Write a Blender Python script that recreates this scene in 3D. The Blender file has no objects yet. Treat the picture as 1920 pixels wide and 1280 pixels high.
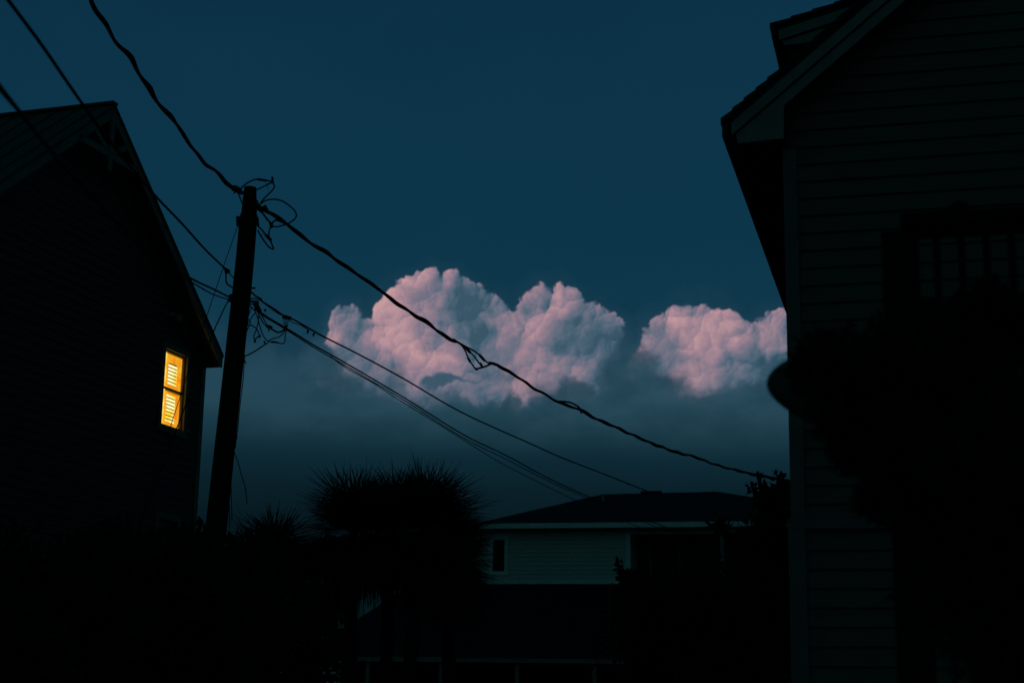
import bpy, math, random
import numpy as np
from mathutils import Vector, Matrix

# ------------------------------------------------------------------ camera
S = bpy.context.scene
PITCH, ROLL, FPX = math.radians(13.0), 0.0173, 3000.0
CAM = Vector((0, 0, 1.6))
FW = Vector((0, math.cos(PITCH), math.sin(PITCH)))
R0 = Vector((1, 0, 0)); U0 = Vector((0, -math.sin(PITCH), math.cos(PITCH)))
RT = R0*math.cos(ROLL) + U0*math.sin(ROLL)
UP = U0*math.cos(ROLL) - R0*math.sin(ROLL)
cd = bpy.data.cameras.new('camera'); cam = bpy.data.objects.new('camera', cd)
S.collection.objects.link(cam)
M = Matrix.Identity(4)
for i in range(3):
    M[i][0], M[i][1], M[i][2], M[i][3] = RT[i], UP[i], -FW[i], CAM[i]
cam.matrix_world = M
cd.sensor_width = 36.0; cd.lens = FPX/1920*36
cd.clip_start = 0.1; cd.clip_end = 5000
cd.dof.use_dof = True; cd.dof.focus_distance = 27.0; cd.dof.aperture_fstop = 1.8
S.camera = cam
S.view_settings.view_transform = 'Standard'; S.view_settings.look = 'None'
S.view_settings.exposure = 0; S.view_settings.gamma = 1
S.cycles.use_denoising = True
S.cycles.max_bounces = 4; S.cycles.diffuse_bounces = 2
S.cycles.use_adaptive_sampling = True; S.cycles.adaptive_threshold = 0.01; S.cycles.adaptive_min_samples = 12

def ray(px, py):
    return FW*FPX + RT*(px-960) - UP*(py-640)
def at(px, py, Y):                       # point seen at a photo pixel, Y metres ahead
    d = ray(px, py); return CAM + d*(Y/d.y)
def srgb(r, g, b):
    f = lambda c: c/12.92 if c <= 0.04045 else ((c+0.055)/1.055)**2.4
    return (f(r/255), f(g/255), f(b/255), 1)

# ------------------------------------------------------------------ sky
BACK = (22, 54, 61)                      # afterglow behind the viewer
SUN_EL, SUN_ROT = math.radians(2), math.radians(215)
W = bpy.data.worlds.new('World'); S.world = W; W.use_nodes = True
nt = W.node_tree; nt.nodes.clear()

class G:
    """small helper that writes node maths"""
    def __init__(s, tree): s.t = tree
    def put(s, sock, v):
        if isinstance(v, bpy.types.NodeSocket): s.t.links.new(v, sock)
        else: sock.default_value = v
    def m(s, op, a, b=None, c=None, clamp=False):
        n = s.t.nodes.new('ShaderNodeMath'); n.operation = op; n.use_clamp = clamp
        s.put(n.inputs[0], a)
        if b is not None: s.put(n.inputs[1], b)
        if c is not None: s.put(n.inputs[2], c)
        return n.outputs[0]
    def v(s, op, a, b=None, scale=None):
        n = s.t.nodes.new('ShaderNodeVectorMath'); n.operation = op
        s.put(n.inputs[0], a)
        if b is not None: s.put(n.inputs[1], b)
        if scale is not None: s.put(n.inputs['Scale'], scale)
        return n.outputs['Value'] if op in ('LENGTH', 'DOT_PRODUCT') else n.outputs[0]
    def xyz(s, x, y, z=0.0):
        n = s.t.nodes.new('ShaderNodeCombineXYZ')
        s.put(n.inputs[0], x); s.put(n.inputs[1], y); s.put(n.inputs[2], z); return n.outputs[0]
    def sep(s, a):
        n = s.t.nodes.new('ShaderNodeSeparateXYZ'); s.put(n.inputs[0], a); return n.outputs
    def noise(s, p, scale, detail=3, rough=.5, color=False, lac=2.0):
        n = s.t.nodes.new('ShaderNodeTexNoise'); s.put(n.inputs['Vector'], p)
        n.inputs['Scale'].default_value = scale; n.inputs['Detail'].default_value = detail
        n.inputs['Roughness'].default_value = rough; n.inputs['Lacunarity'].default_value = lac
        return n.outputs[1 if color else 0]
    def voro(s, p, scale, detail=2, rough=.5, smooth=.6):
        n = s.t.nodes.new('ShaderNodeTexVoronoi'); n.feature = 'F1'; n.normalize = False
        s.put(n.inputs['Vector'], p); n.inputs['Scale'].default_value = scale
        n.inputs['Detail'].default_value = detail; n.inputs['Roughness'].default_value = rough
        pass
        return n.outputs['Distance']
    def ss(s, x, a, b):                  # smoothstep a..b
        n = s.t.nodes.new('ShaderNodeMapRange'); n.interpolation_type = 'SMOOTHSTEP'
        s.put(n.inputs['Value'], x); s.put(n.inputs['From Min'], a); s.put(n.inputs['From Max'], b)
        return n.outputs[0]
    def mix(s, f, a, b, mode='MIX'):
        n = s.t.nodes.new('ShaderNodeMix'); n.data_type = 'RGBA'; n.blend_type = mode
        s.put(n.inputs[0], f); s.put(n.inputs[6], a); s.put(n.inputs[7], b); return n.outputs[2]
    def ramp(s, f, stops):
        n = s.t.nodes.new('ShaderNodeValToRGB'); s.put(n.inputs[0], f); e = n.color_ramp.elements
        e[0].position, e[0].color = stops[0]; e[1].position, e[1].color = stops[-1]
        for p, c in stops[1:-1]:
            k = e.new(p); k.color = c
        return n.outputs[0]

# angular sky coordinates: azimuth and elevation in milliradians (3 photo px each)
def ang(px, py):
    d = ray(px, py).normalized()
    return (math.atan2(d.x, d.y)*1000, math.asin(d.z)*1000)
LOBES = [(650,640,46,68),(700,672,96,84),(778,612,86,90),(792,556,56,54),(850,552,50,46),(868,612,78,86),
         (935,650,66,78),(1038,614,82,80),(1056,590,54,52),(1100,652,70,84),(985,690,95,92),(830,705,160,76),
         (1060,705,95,66),(700,705,115,52),
         (1270,648,76,72),(1335,642,76,72),(1226,684,50,56),(1390,655,58,60),(1446,640,54,56),(1520,645,76,66),(1305,640,82,80),(1252,658,60,54),(822,560,50,46),(905,605,64,62),(1110,640,66,80),
         (1330,705,140,66)]

def cloud_group():
    t = bpy.data.node_groups.new('cumulus', 'ShaderNodeTree')
    t.interface.new_socket('P', in_out='INPUT', socket_type='NodeSocketVector')
    t.interface.new_socket('H', in_out='OUTPUT', socket_type='NodeSocketFloat')
    t.interface.new_socket('B', in_out='OUTPUT', socket_type='NodeSocketFloat')
    t.interface.new_socket('A', in_out='OUTPUT', socket_type='NodeSocketFloat')
    t.interface.new_socket('S', in_out='OUTPUT', socket_type='NodeSocketFloat')
    g = G(t); gi = t.nodes.new('NodeGroupInput'); go = t.nodes.new('NodeGroupOutput')
    P = gi.outputs[0]
    w1 = g.v('SCALE', g.v('SUBTRACT', g.noise(P, 0.05, 1, .5, True), (.5,.5,.5)), scale=15.0)
    w2 = g.v('SCALE', g.v('SUBTRACT', g.noise(P, 0.18, 3, .55, True), (.5,.5,.5)), scale=4.0)
    Q = g.v('ADD', g.v('ADD', P, w1), w2)
    Q = g.v('MULTIPLY', Q, (1,1,0))
    acc = None
    for (cx, cy, rx, ry) in LOBES:
        u, v = ang(cx, cy)
        q = g.v('MULTIPLY', g.v('SUBTRACT', Q, (u, v, 0)), (3.0/rx, 3.0/ry, 0))
        h = g.m('SUBTRACT', 1.0, g.v('DOT_PRODUCT', q, q))
        acc = h if acc is None else g.m('SMOOTH_MAX', acc, h, 0.10)
    b1 = g.m('SUBTRACT', 0.45, g.voro(Q, 0.058, 0, .45, .3))
    b3 = g.m('SUBTRACT', 0.45, g.voro(Q, 0.12, 0, .45, .3))
    b2 = g.m('SUBTRACT', 0.45, g.voro(Q, 0.24, 1, .5, .3))
    B = g.m('ADD', g.m('ADD', g.m('MULTIPLY', b1, .34), g.m('MULTIPLY', b3, .16)), g.m('MULTIPLY', b2, .045))
    H = g.m('ADD', g.m('ADD', acc, B), g.m('MULTIPLY', b2, .13))
    sh = None                             # each billow is a small dome, bright towards the light
    for (sc_, wt) in ((0.058, 1.0), (0.12, .62), (0.24, .42)):
        n = t.nodes.new('ShaderNodeTexVoronoi'); n.feature = 'F1'; n.normalize = False
        t.links.new(Q, n.inputs['Vector']); n.inputs['Scale'].default_value = sc_; n.inputs['Detail'].default_value = 0
        d_ = g.v('DOT_PRODUCT', g.v('SUBTRACT', Q, n.outputs['Position']), (-.8*sc_*wt, .62*sc_*wt, 0))
        edge_ = g.m('MULTIPLY', g.m('SUBTRACT', .5, n.outputs['Distance']), .35*wt)
        d_ = g.m('ADD', d_, edge_)
        sh = d_ if sh is None else g.m('ADD', sh, d_)
    t.links.new(sh, go.inputs[3])
    t.links.new(H, go.inputs[0]); t.links.new(B, go.inputs[1]); t.links.new(acc, go.inputs[2])
    return t
CG = cloud_group()
g = G(nt)
tc = nt.nodes.new('ShaderNodeTexCoord')
X, Y, Z = g.sep(g.v('NORMALIZE', tc.outputs['Generated']))[:3]
az = g.m('MULTIPLY', g.m('ARCTAN2', X, Y), 1000.0)
el = g.m('MULTIPLY', g.m('ARCSINE', Z), 1000.0)
P = g.xyz(az, el)
def field(p):
    n = nt.nodes.new('ShaderNodeGroup'); n.node_tree = CG; nt.links.new(p, n.inputs[0]); return n.outputs
H0, B0, A0, S0 = field(P)[:4]
H1, B1, A1 = field(g.v('ADD', P, (-3.4, 2.8, 0)))[:3]
# base sky, by elevation
E = lambda y: (ang(960, y)[1]+50)/500.0
ef = g.m('DIVIDE', g.m('ADD', el, 50.0), 500.0)
base = g.ramp(ef, [(0.0, srgb(3,12,16)), (E(1000), srgb(6,24,31)), (E(925), srgb(9,31,40)), (E(860), srgb(13,41,52)), (E(770), srgb(19,53,66)),
                   (E(640), srgb(16,56,75)), (E(450), srgb(13,54,74)), (E(0), srgb(12,50,71)), (1.0, srgb(11,42,58))])
tone = g.noise(g.v('MULTIPLY', P, (.004, .009, 1)), 1.0, 4, .55)
base = g.mix(g.ss(tone, .35, .7), base, g.mix(1.0, base, (.90, .93, .95, 1), 'MULTIPLY'))
back = g.ss(Y, 0.15, -0.8)
simple = g.mix(back, base, srgb(*BACK))
simple = g.mix(g.ss(Z, 0.0, -0.06), simple, srgb(2,5,6))
# faint streaks in the haze bank
st = g.noise(g.v('MULTIPLY', P, (0.007, 0.028, 1)), 1.0, 4, .5)
low = g.m('MULTIPLY', g.ss(el, ang(960, 600)[1], ang(960, 740)[1]), g.ss(el, ang(960, 930)[1], ang(960, 820)[1]))
veil = g.mix(g.m('MULTIPLY', g.m('MULTIPLY', g.ss(st, .38, .7), low), .45), base, srgb(36,70,84))
# soft skirt of thin cloud around and under the cumulus
sk = g.noise(P, 0.03, 5, .55)
sk2 = g.ss(g.m('ADD', H0, g.m('MULTIPLY', g.m('SUBTRACT', sk, .5), 1.9)), -1.0, .5)
skl = g.ss(el, ang(960, 560)[1], ang(960, 700)[1])
veil = g.mix(g.m('MULTIPLY', sk2, g.m('ADD', .10, g.m('MULTIPLY', skl, .55))), veil, srgb(56,86,104))
bank = g.ss(g.m('ADD', el, g.m('MULTIPLY', g.m('SUBTRACT', sk, .5), 70.0)), ang(960, 600)[1], ang(960, 720)[1])
bank = g.m('MULTIPLY', bank, g.ss(el, ang(960, 900)[1], ang(960, 760)[1]))
veil = g.mix(g.m('MULTIPLY', bank, .55), veil, srgb(44,77,94))
# lit relief of the cumulus, warm light from the left
big = g.noise(g.v('ADD', P, (40, 7, 0)), 0.021, 4, .55)
fine = g.noise(P, 0.12, 4, .6)
dA = g.m('SUBTRACT', A0, A1)
# sunlit and shaded faces of the towers: (photo px, py, rx, ry, strength)
PATCH = [(765,595,70,70,.34),(700,655,70,45,.22),(800,680,80,50,.22),(785,520,24,16,.1),(1042,568,46,28,.32),(985,640,46,50,.26),(940,600,30,20,.12),
         (985,715,45,45,.26),(1060,700,50,34,.12),(860,725,60,28,.16),(1320,618,62,46,.40),(1255,598,40,24,.14),(1450,640,34,34,.26),(1300,706,55,24,.16),
         (1380,640,24,24,.14),(890,575,40,62,-.42),(842,600,22,50,-.12),(905,672,24,62,-.28),(1105,590,46,56,-.36),(1140,680,36,70,-.42),(1065,655,60,26,-.14),
         (720,622,40,18,-.16),(652,625,40,50,-.16),(630,690,46,40,-.34),(1215,670,50,60,-.34),(1240,630,36,30,-.1),(1400,600,24,24,-.14),(1390,700,60,40,-.24),(1475,690,40,30,-.26),
         (826,716,30,11,-.95),(862,713,24,5,-.5),(955,560,60,26,-.2)]
wp = g.v('ADD', P, g.v('SCALE', g.v('SUBTRACT', g.noise(P, .05, 4, .6, True), (.5,.5,.5)), scale=26.0))
wp = g.v('MULTIPLY', wp, (1,1,0))
pa = None
for (cx, cy, rx, ry, k_) in PATCH:
    k_ *= .5 if -.45 < k_ < 0 else 1
    u, v = ang(cx, cy)
    q = g.v('MULTIPLY', g.v('SUBTRACT', wp, (u, v, 0)), (3.0/rx, 3.0/ry, 0))
    e_ = g.m('MULTIPLY', g.m('SUBTRACT', 1.0, g.m('MULTIPLY', g.v('DOT_PRODUCT', q, q), .5), clamp=True), k_)
    pa = e_ if pa is None else g.m('ADD', pa, e_)
lit = g.m('ADD', g.m('MULTIPLY', dA, .75), g.m('MULTIPLY', g.m('SUBTRACT', S0, .12), g.m('ADD', .17, g.m('MULTIPLY', g.ss(H0, .75, .1), .16))))
lit = g.m('ADD', g.m('ADD', lit, .37), g.m('MULTIPLY', pa, 1.0))
lit = g.m('ADD', lit, g.m('MULTIPLY', g.m('SUBTRACT', big, .5), .95))
lit = g.m('ADD', lit, g.m('MULTIPLY', g.m('SUBTRACT', fine, .5), .28))
lit = g.m('ADD', lit, g.m('MULTIPLY', B0, .22))
col = g.ramp(lit, [(0.0, srgb(56,86,104)), (.2, srgb(80,102,120)), (.45, srgb(120,116,134)), (.7, srgb(160,131,145)), (1.0, srgb(200,156,160))])
# crisp outline on the lit left flanks, ragged and thin on the shaded right ones
thin = g.m('ADD', .10, g.m('MULTIPLY', g.m('SUBTRACT', .45, lit, clamp=True), .55))
melt = g.m('MULTIPLY', g.ss(el, ang(960, 610)[1], ang(960, 730)[1]), g.m('ADD', .25, g.m('MULTIPLY', g.ss(sk, .4, .62), 1.0)))
mask = g.ss(g.m('ADD', H0, .04), 0.0, g.m('ADD', thin, melt))
# lower edge: lumpy shaded cloud standing in front
FRONT = [(960,762,22,26),(1080,742,46,28),(1050,765,60,26),(690,770,70,30),(600,700,50,50),(640,740,60,40),(1180,700,60,50),(1210,740,90,40),(1420,750,80,36),(1150,770,120,32),(1330,770,120,36),(860,800,120,38),(980,800,120,34),(760,790,60,34)]
wob = g.v('ADD', g.v('SCALE', g.v('SUBTRACT', g.noise(P, .07, 4, .6, True), (.5,.5,.5)), scale=17.0), P)
wob = g.v('MULTIPLY', wob, (1,1,0)); fa = None
for (cx, cy, rx, ry) in FRONT:
    u, v = ang(cx, cy)
    q = g.v('MULTIPLY', g.v('SUBTRACT', wob, (u, v, 0)), (3.0/rx, 3.0/ry, 0))
    e_ = g.m('SUBTRACT', 1.0, g.v('DOT_PRODUCT', q, q))
    fa = e_ if fa is None else g.m('SMOOTH_MAX', fa, e_, .2)
lumpn = g.noise(P, .16, 3, .6)
below = g.m('DIVIDE', g.m('SUBTRACT', ang(960, 782)[1], el), 9.0)
fa = g.m('SMOOTH_MAX', fa, below, .3)
fa = g.m('ADD', fa, g.m('MULTIPLY', g.m('SUBTRACT', lumpn, .5), .7))
front = g.ss(fa, -.55, .7)
f2 = None
for (cx, cy, rx, ry) in [(960,762,22,24),(1080,744,40,26),(1054,764,52,24)]:
    u, v = ang(cx, cy)
    q = g.v('MULTIPLY', g.v('SUBTRACT', wob, (u, v, 0)), (3.0/rx, 3.0/ry, 0))
    e_ = g.m('SUBTRACT', 1.0, g.v('DOT_PRODUCT', q, q))
    f2 = e_ if f2 is None else g.m('SMOOTH_MAX', f2, e_, .2)
front = g.m('MAXIMUM', front, g.m('MULTIPLY', g.ss(f2, -.1, .25), .9))
softf = g.ss(g.m('ADD', g.m('SUBTRACT', ang(960, 700)[1], el), g.m('MULTIPLY', g.m('SUBTRACT', sk, .5), 40.0)), -8.0, 30.0)
col = g.mix(g.m('MULTIPLY', softf, .5), col, srgb(88,98,116))
body = g.mix(g.m('MULTIPLY', mask, .97), veil, col)
deckn = g.noise(g.v('MULTIPLY', P, (1,1.6,1)), .03, 5, .55)
deck = g.mix(g.m('MULTIPLY', g.m('ADD', .42, g.m('MULTIPLY', g.ss(deckn, .35, .68), .38)), g.ss(el, ang(960, 870)[1], ang(960, 730)[1])), base, srgb(48,80,96))
sky = g.mix(g.m('MULTIPLY', front, .92), body, deck)
nis = nt.nodes.new('ShaderNodeTexSky'); nis.sky_type = 'NISHITA'; nis.sun_disc = False
nis.sun_elevation = SUN_EL; nis.sun_rotation = SUN_ROT
def bgn(c, s_):
    n = nt.nodes.new('ShaderNodeBackground'); nt.links.new(c, n.inputs[0]); n.inputs[1].default_value = s_; return n.outputs[0]
# the cloud bank only fills this stretch of the sky; elsewhere the plain gradient is evaluated
win_ = g.m('MULTIPLY', g.m('MULTIPLY', g.ss(az, -330, -200), g.ss(az, 420, 300)), g.m('MULTIPLY', g.ss(el, ang(960, 420)[1], ang(960, 480)[1]), g.ss(el, 60, 95)))
mx = nt.nodes.new('ShaderNodeMixShader'); nt.links.new(win_, mx.inputs[0])
nt.links.new(bgn(simple, 1.0), mx.inputs[1]); nt.links.new(bgn(sky, 1.0), mx.inputs[2])
ad = nt.nodes.new('ShaderNodeAddShader'); nt.links.new(mx.outputs[0], ad.inputs[0]); nt.links.new(bgn(nis.outputs[0], 0.0002), ad.inputs[1])
wo = nt.nodes.new('ShaderNodeOutputWorld'); nt.links.new(ad.outputs[0], wo.inputs[0])
W.cycles.sampling_method = 'MANUAL'; W.cycles.sample_map_resolution = 256

sl = bpy.data.lights.new('sun', 'SUN'); sl.energy = 0.004; sl.angle = math.radians(12); sl.color = (1, .72, .66)
so = bpy.data.objects.new('sun', sl); S.collection.objects.link(so)
so.rotation_euler = (math.radians(88), 0, -math.radians(35))

# ------------------------------------------------------------------ helpers
def mat(name, col, rough=.8, var=.25, scale=6.0, col2=None, stretch=(1,1,1), metal=0, bump=0, spec=.3):
    m = bpy.data.materials.new(name); m.use_nodes = True; t = m.node_tree
    b = t.nodes['Principled BSDF']; k = G(t)
    c = t.nodes.new('ShaderNodeTexCoord').outputs['Object']
    n = k.noise(k.v('MULTIPLY', c, stretch), scale, 5, .6)
    lo = tuple(x*(1-var) for x in col)+(1,); hi = tuple(min(1, x*(1+var)) for x in (col2 or col))+(1,)
    t.links.new(k.mix(k.ss(n, .3, .7), lo, hi), b.inputs['Base Color'])
    b.inputs['Roughness'].default_value = rough; b.inputs['Metallic'].default_value = metal
    b.inputs['Specular IOR Level'].default_value = spec
    if bump:
        bp = t.nodes.new('ShaderNodeBump'); bp.inputs['Strength'].default_value = bump
        bp.inputs['Distance'].default_value = .01
        t.links.new(n, bp.inputs['Height']); t.links.new(bp.outputs[0], b.inputs['Normal'])
    return m
def emat(name, c1, c2, s, scale=4.0, stretch=(1,1,1)):
    m = bpy.data.materials.new(name); m.use_nodes = True; t = m.node_tree; k = G(t)
    b = t.nodes['Principled BSDF']; c = t.nodes.new('ShaderNodeTexCoord').outputs['Object']
    n = k.noise(k.v('MULTIPLY', c, stretch), scale, 2, .5)
    b.inputs['Base Color'].default_value = (.3,.2,.1,1)
    t.links.new(k.mix(k.ss(n, .35, .65), c1, c2), b.inputs['Emission Color'])
    b.inputs['Emission Strength'].default_value = s
    return m
MT = dict(
    siding_l=mat('dark_painted_clapboard_and_recess_shade', (.05,.05,.03), .7, .2, 3, stretch=(1,1,6), bump=.2),
    trim_l=mat('weathered_trim_paint', (.12,.135,.08), .6, .15, 4),
    metal_l=mat('standing_seam_metal', (.05,.058,.04), .75, .15, 2, metal=.2),
    siding_r=mat('grey_painted_lap_siding', (.078,.08,.06), .65, .14, 2.5, stretch=(1,1,8), bump=.2),
    trim_r=mat('grey_trim_paint', (.19,.20,.155), .6, .1, 4),
    trim_r2=mat('corner_trim_paint', (.10,.112,.09), .6, .1, 4),
    shingle=mat('dark_asphalt_shingle', (.02,.02,.02), .95, .5, 25),
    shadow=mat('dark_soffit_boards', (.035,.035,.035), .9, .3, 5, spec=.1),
    siding_f=mat('pale_cedar_shingle_paint', (.56,.60,.48), .8, .16, 9, stretch=(3,1,1), bump=.3),
    trim_f=mat('white_trim_paint', (.72,.78,.68), .6, .08, 3),
    roof_f=mat('far_roof_shingle', (.03,.03,.03), .95, .3, 8, spec=.1),
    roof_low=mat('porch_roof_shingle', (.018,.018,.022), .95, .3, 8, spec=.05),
    gutter=mat('aluminium_gutter', (.22,.23,.19), .5, .2, 3),
    pole=mat('creosoted_pole_wood', (.02,.014,.010), .95, .5, 8, stretch=(4,4,.4), bump=.6, spec=.05),
    rubber=mat('black_cable_jacket', (.006,.006,.006), .8, .3, 20, spec=.08),
    steel=mat('galvanised_hardware', (.03,.03,.03), .7, .3, 20, spec=.1),
    leaf=mat('dark_shrub_leaf', (.014,.018,.012), .8, .5, 3, spec=.06),
    palm=mat('palm_frond_green', (.014,.018,.012), .8, .5, 3, spec=.06),
    bark=mat('palm_trunk_bark', (.012,.010,.008), .95, .5, 6, bump=.6, spec=.05),
    wood=mat('dark_stained_deck_wood', (.012,.010,.009), .9, .3, 6, stretch=(1,1,.3), bump=.3, spec=.05),
    board=mat('surfboard_gelcoat', (.10,.12,.09), .45, .1, 2),
    ground=mat('sandy_grass_ground', (.03,.03,.02), .95, .5, .6),
    asphalt=mat('street_asphalt', (.05,.05,.05), .95, .2, 5),
    glass=mat('dark_window_glass', (.01,.012,.014), .12, .1, 2, spec=.5),
    lampm=mat('floodlight_housing', (.16,.17,.16), .6, .2, 6),
    brass=mat('window_sash_dark', (.03,.028,.025), .6, .2, 6),
)
MT['glow_panel'] = emat('lit_room_glow', srgb(255,165,25), srgb(255,205,70), .95, 3)
MT['glow_frame'] = emat('lit_shutter_frame', srgb(245,140,12), srgb(255,180,36), .9, 5)
MT['glow_slat'] = emat('lit_shutter_louvre', srgb(255,205,50), srgb(255,246,180), 1.2, 3.2)
MT['glow_side'] = emat('lit_curtain_strip', srgb(255,185,25), srgb(255,235,130), 1.0, 6, (1,1,1.5))

class MB:
    def __init__(s): s.v = []; s.f = []
    def poly(s, pts):
        b = len(s.v); s.v += [tuple(p) for p in pts]; s.f.append(tuple(range(b, b+len(pts)))); return s
    def box(s, x0, x1, y0, y1, z0, z1):
        b = len(s.v)
        s.v += [(x0,y0,z0),(x1,y0,z0),(x1,y1,z0),(x0,y1,z0),(x0,y0,z1),(x1,y0,z1),(x1,y1,z1),(x0,y1,z1)]
        s.f += [tuple(b+i for i in q) for q in ((0,3,2,1),(4,5,6,7),(0,1,5,4),(1,2,6,5),(2,3,7,6),(3,0,4,7))]
        return s
    def prism(s, pts, y0, y1):           # (x,z) outline pushed along y
        b = len(s.v); n = len(pts)
        s.v += [(p[0], y0, p[1]) for p in pts] + [(p[0], y1, p[1]) for p in pts]
        s.f.append(tuple(b+i for i in range(n))); s.f.append(tuple(b+n+i for i in reversed(range(n))))
        for i in range(n):
            j = (i+1) % n; s.f.append((b+j, b+i, b+n+i, b+n+j))
        return s
    def bar(s, a, b_, w, h=None, up=(0,0,1)):   # square bar between two points
        a, b_ = Vector(a), Vector(b_); d = (b_-a).normalized(); h = h or w
        u = Vector(up); sd = d.cross(u)
        if sd.length < 1e-3: sd = d.cross(Vector((1,0,0)))
        sd.normalize(); u = sd.cross(d)
        k = len(s.v)
        for p in (a, b_):
            for (i, j) in ((-1,-1),(1,-1),(1,1),(-1,1)): s.v.append(tuple(p + sd*(i*w/2) + u*(j*h/2)))
        s.f += [tuple(k+i for i in q) for q in ((0,3,2,1),(4,5,6,7),(0,1,5,4),(1,2,6,5),(2,3,7,6),(3,0,4,7))]
        return s
    def tube(s, pts, rad, n=6, cap=True):
        pts = [Vector(p) for p in pts]; L = len(pts)
        if not hasattr(rad, '__len__'): rad = [rad]*L
        ref = Vector((.3,.2,1)).normalized(); b = len(s.v)
        for i, p in enumerate(pts):
            d = (pts[min(i+1, L-1)] - pts[max(i-1, 0)])
            if d.length < 1e-9: d = Vector((0,0,1))
            d.normalize()
            a = d.cross(ref)
            if a.length < .05: a = d.cross(Vector((1,0,0)))
            a.normalize(); c = d.cross(a)
            for k in range(n):
                t = 2*math.pi*k/n; s.v.append(tuple(p + (a*math.cos(t)+c*math.sin(t))*rad[i]))
        for i in range(L-1):
            for k in range(n):
                q = (k+1) % n; s.f.append((b+i*n+k, b+i*n+q, b+(i+1)*n+q, b+(i+1)*n+k))
        if cap:
            s.f.append(tuple(b+k for k in reversed(range(n)))); s.f.append(tuple(b+(L-1)*n+k for k in range(n)))
        return s
    def build(s, name, m, parent=None, smooth=False, **kw):
        me = bpy.data.meshes.new(name); me.from_pydata(s.v, [], s.f); me.update()
        if smooth: me.shade_smooth()
        me.materials.append(MT[m]); o = bpy.data.objects.new(name, me)
        S.collection.objects.link(o)
        if parent: o.parent = parent
        for k, v in kw.items(): o[k] = v
        return o
def thing(name, label, cat, loc=(0,0,0), rz=0, group=None):
    o = bpy.data.objects.new(name, None); S.collection.objects.link(o)
    o.location = loc; o.rotation_euler = (0,0,rz); o['label'] = label; o['category'] = cat
    o.empty_display_size = .3
    if group: o['group'] = group
    return o
class Frame:                              # a house's own axes: x along the wall, y into the house
    def __init__(s, P, deg):
        t = math.radians(deg); s.o = Vector((P[0], P[1], 0)); s.t = t
        s.d = Vector((math.cos(t), math.sin(t), 0)); s.y = Vector((-math.sin(t), math.cos(t), 0))
    def on(s, px, py, yl=0.0):            # (x, z) of the wall point seen at a photo pixel
        d = ray(px, py); P = s.o + s.y*yl; k = (P-CAM).dot(s.y)/d.dot(s.y); Q = CAM + d*k - s.o
        return (Q.dot(s.d), Q.z)
def catmull(P, n=8):
    P = [Vector(p) for p in P]; Q = [P[0]*2-P[1]] + P + [P[-1]*2-P[-2]]; out = []
    for i in range(1, len(Q)-2):
        a, b, c, d = Q[i-1:i+3]
        for k in range(n):
            t = k/n
            out.append(.5*((2*b)+(c-a)*t+(2*a-5*b+4*c-d)*t*t+(3*b-a-3*c+d)*t**3))
    out.append(P[-1]); return out

# lap siding on a wall whose width at height z is span(z); openings are (x0,x1,z0,z1)
def siding(mb, span, z0, z1, ex, holes=(), lip=.018, y=0.0, zref=0.0):
    zs = []; k = math.floor((z0-zref)/ex)
    while zref+k*ex < z1:
        a, b = zref+k*ex, zref+(k+1)*ex; k += 1
        cuts = sorted({max(a, z0), min(b, z1), *[h for H in holes for h in H[2:4] if a < h < b]})
        cuts = [c for c in cuts if max(a, z0) <= c <= min(b, z1)]
        for c0, c1 in zip(cuts[:-1], cuts[1:]):
            if c1-c0 < 1e-4: continue
            mid = (c0+c1)/2
            la, ra = span(c0); lb, rb = span(c1)
            xs = [(la, ra, lb, rb)]
            for (hx0, hx1, hz0, hz1) in holes:
                if hz0 < mid < hz1:
                    nx = []
                    for (p, q, r_, s_) in xs:
                        if hx0 > p and hx0 < q: nx.append((p, hx0, r_, hx0))
                        elif hx0 <= p and hx1 <= p: nx.append((p, q, r_, s_)); continue
                        elif hx0 >= q: nx.append((p, q, r_, s_)); continue
                        if hx1 < q and hx1 > p: nx.append((hx1, q, hx1, s_))
                    xs = nx
            f = lambda z: y - lip*(1-(z-a)/ex) - .002
            for (p, q, r_, s_) in xs:
                mb.poly([(p, f(c0), c0), (q, f(c0), c0), (s_, f(c1), c1), (r_, f(c1), c1)])
                if abs(c0-a) < 1e-6: mb.poly([(p, y, c0), (q, y, c0), (q, f(c0), c0), (p, f(c0), c0)])

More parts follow.
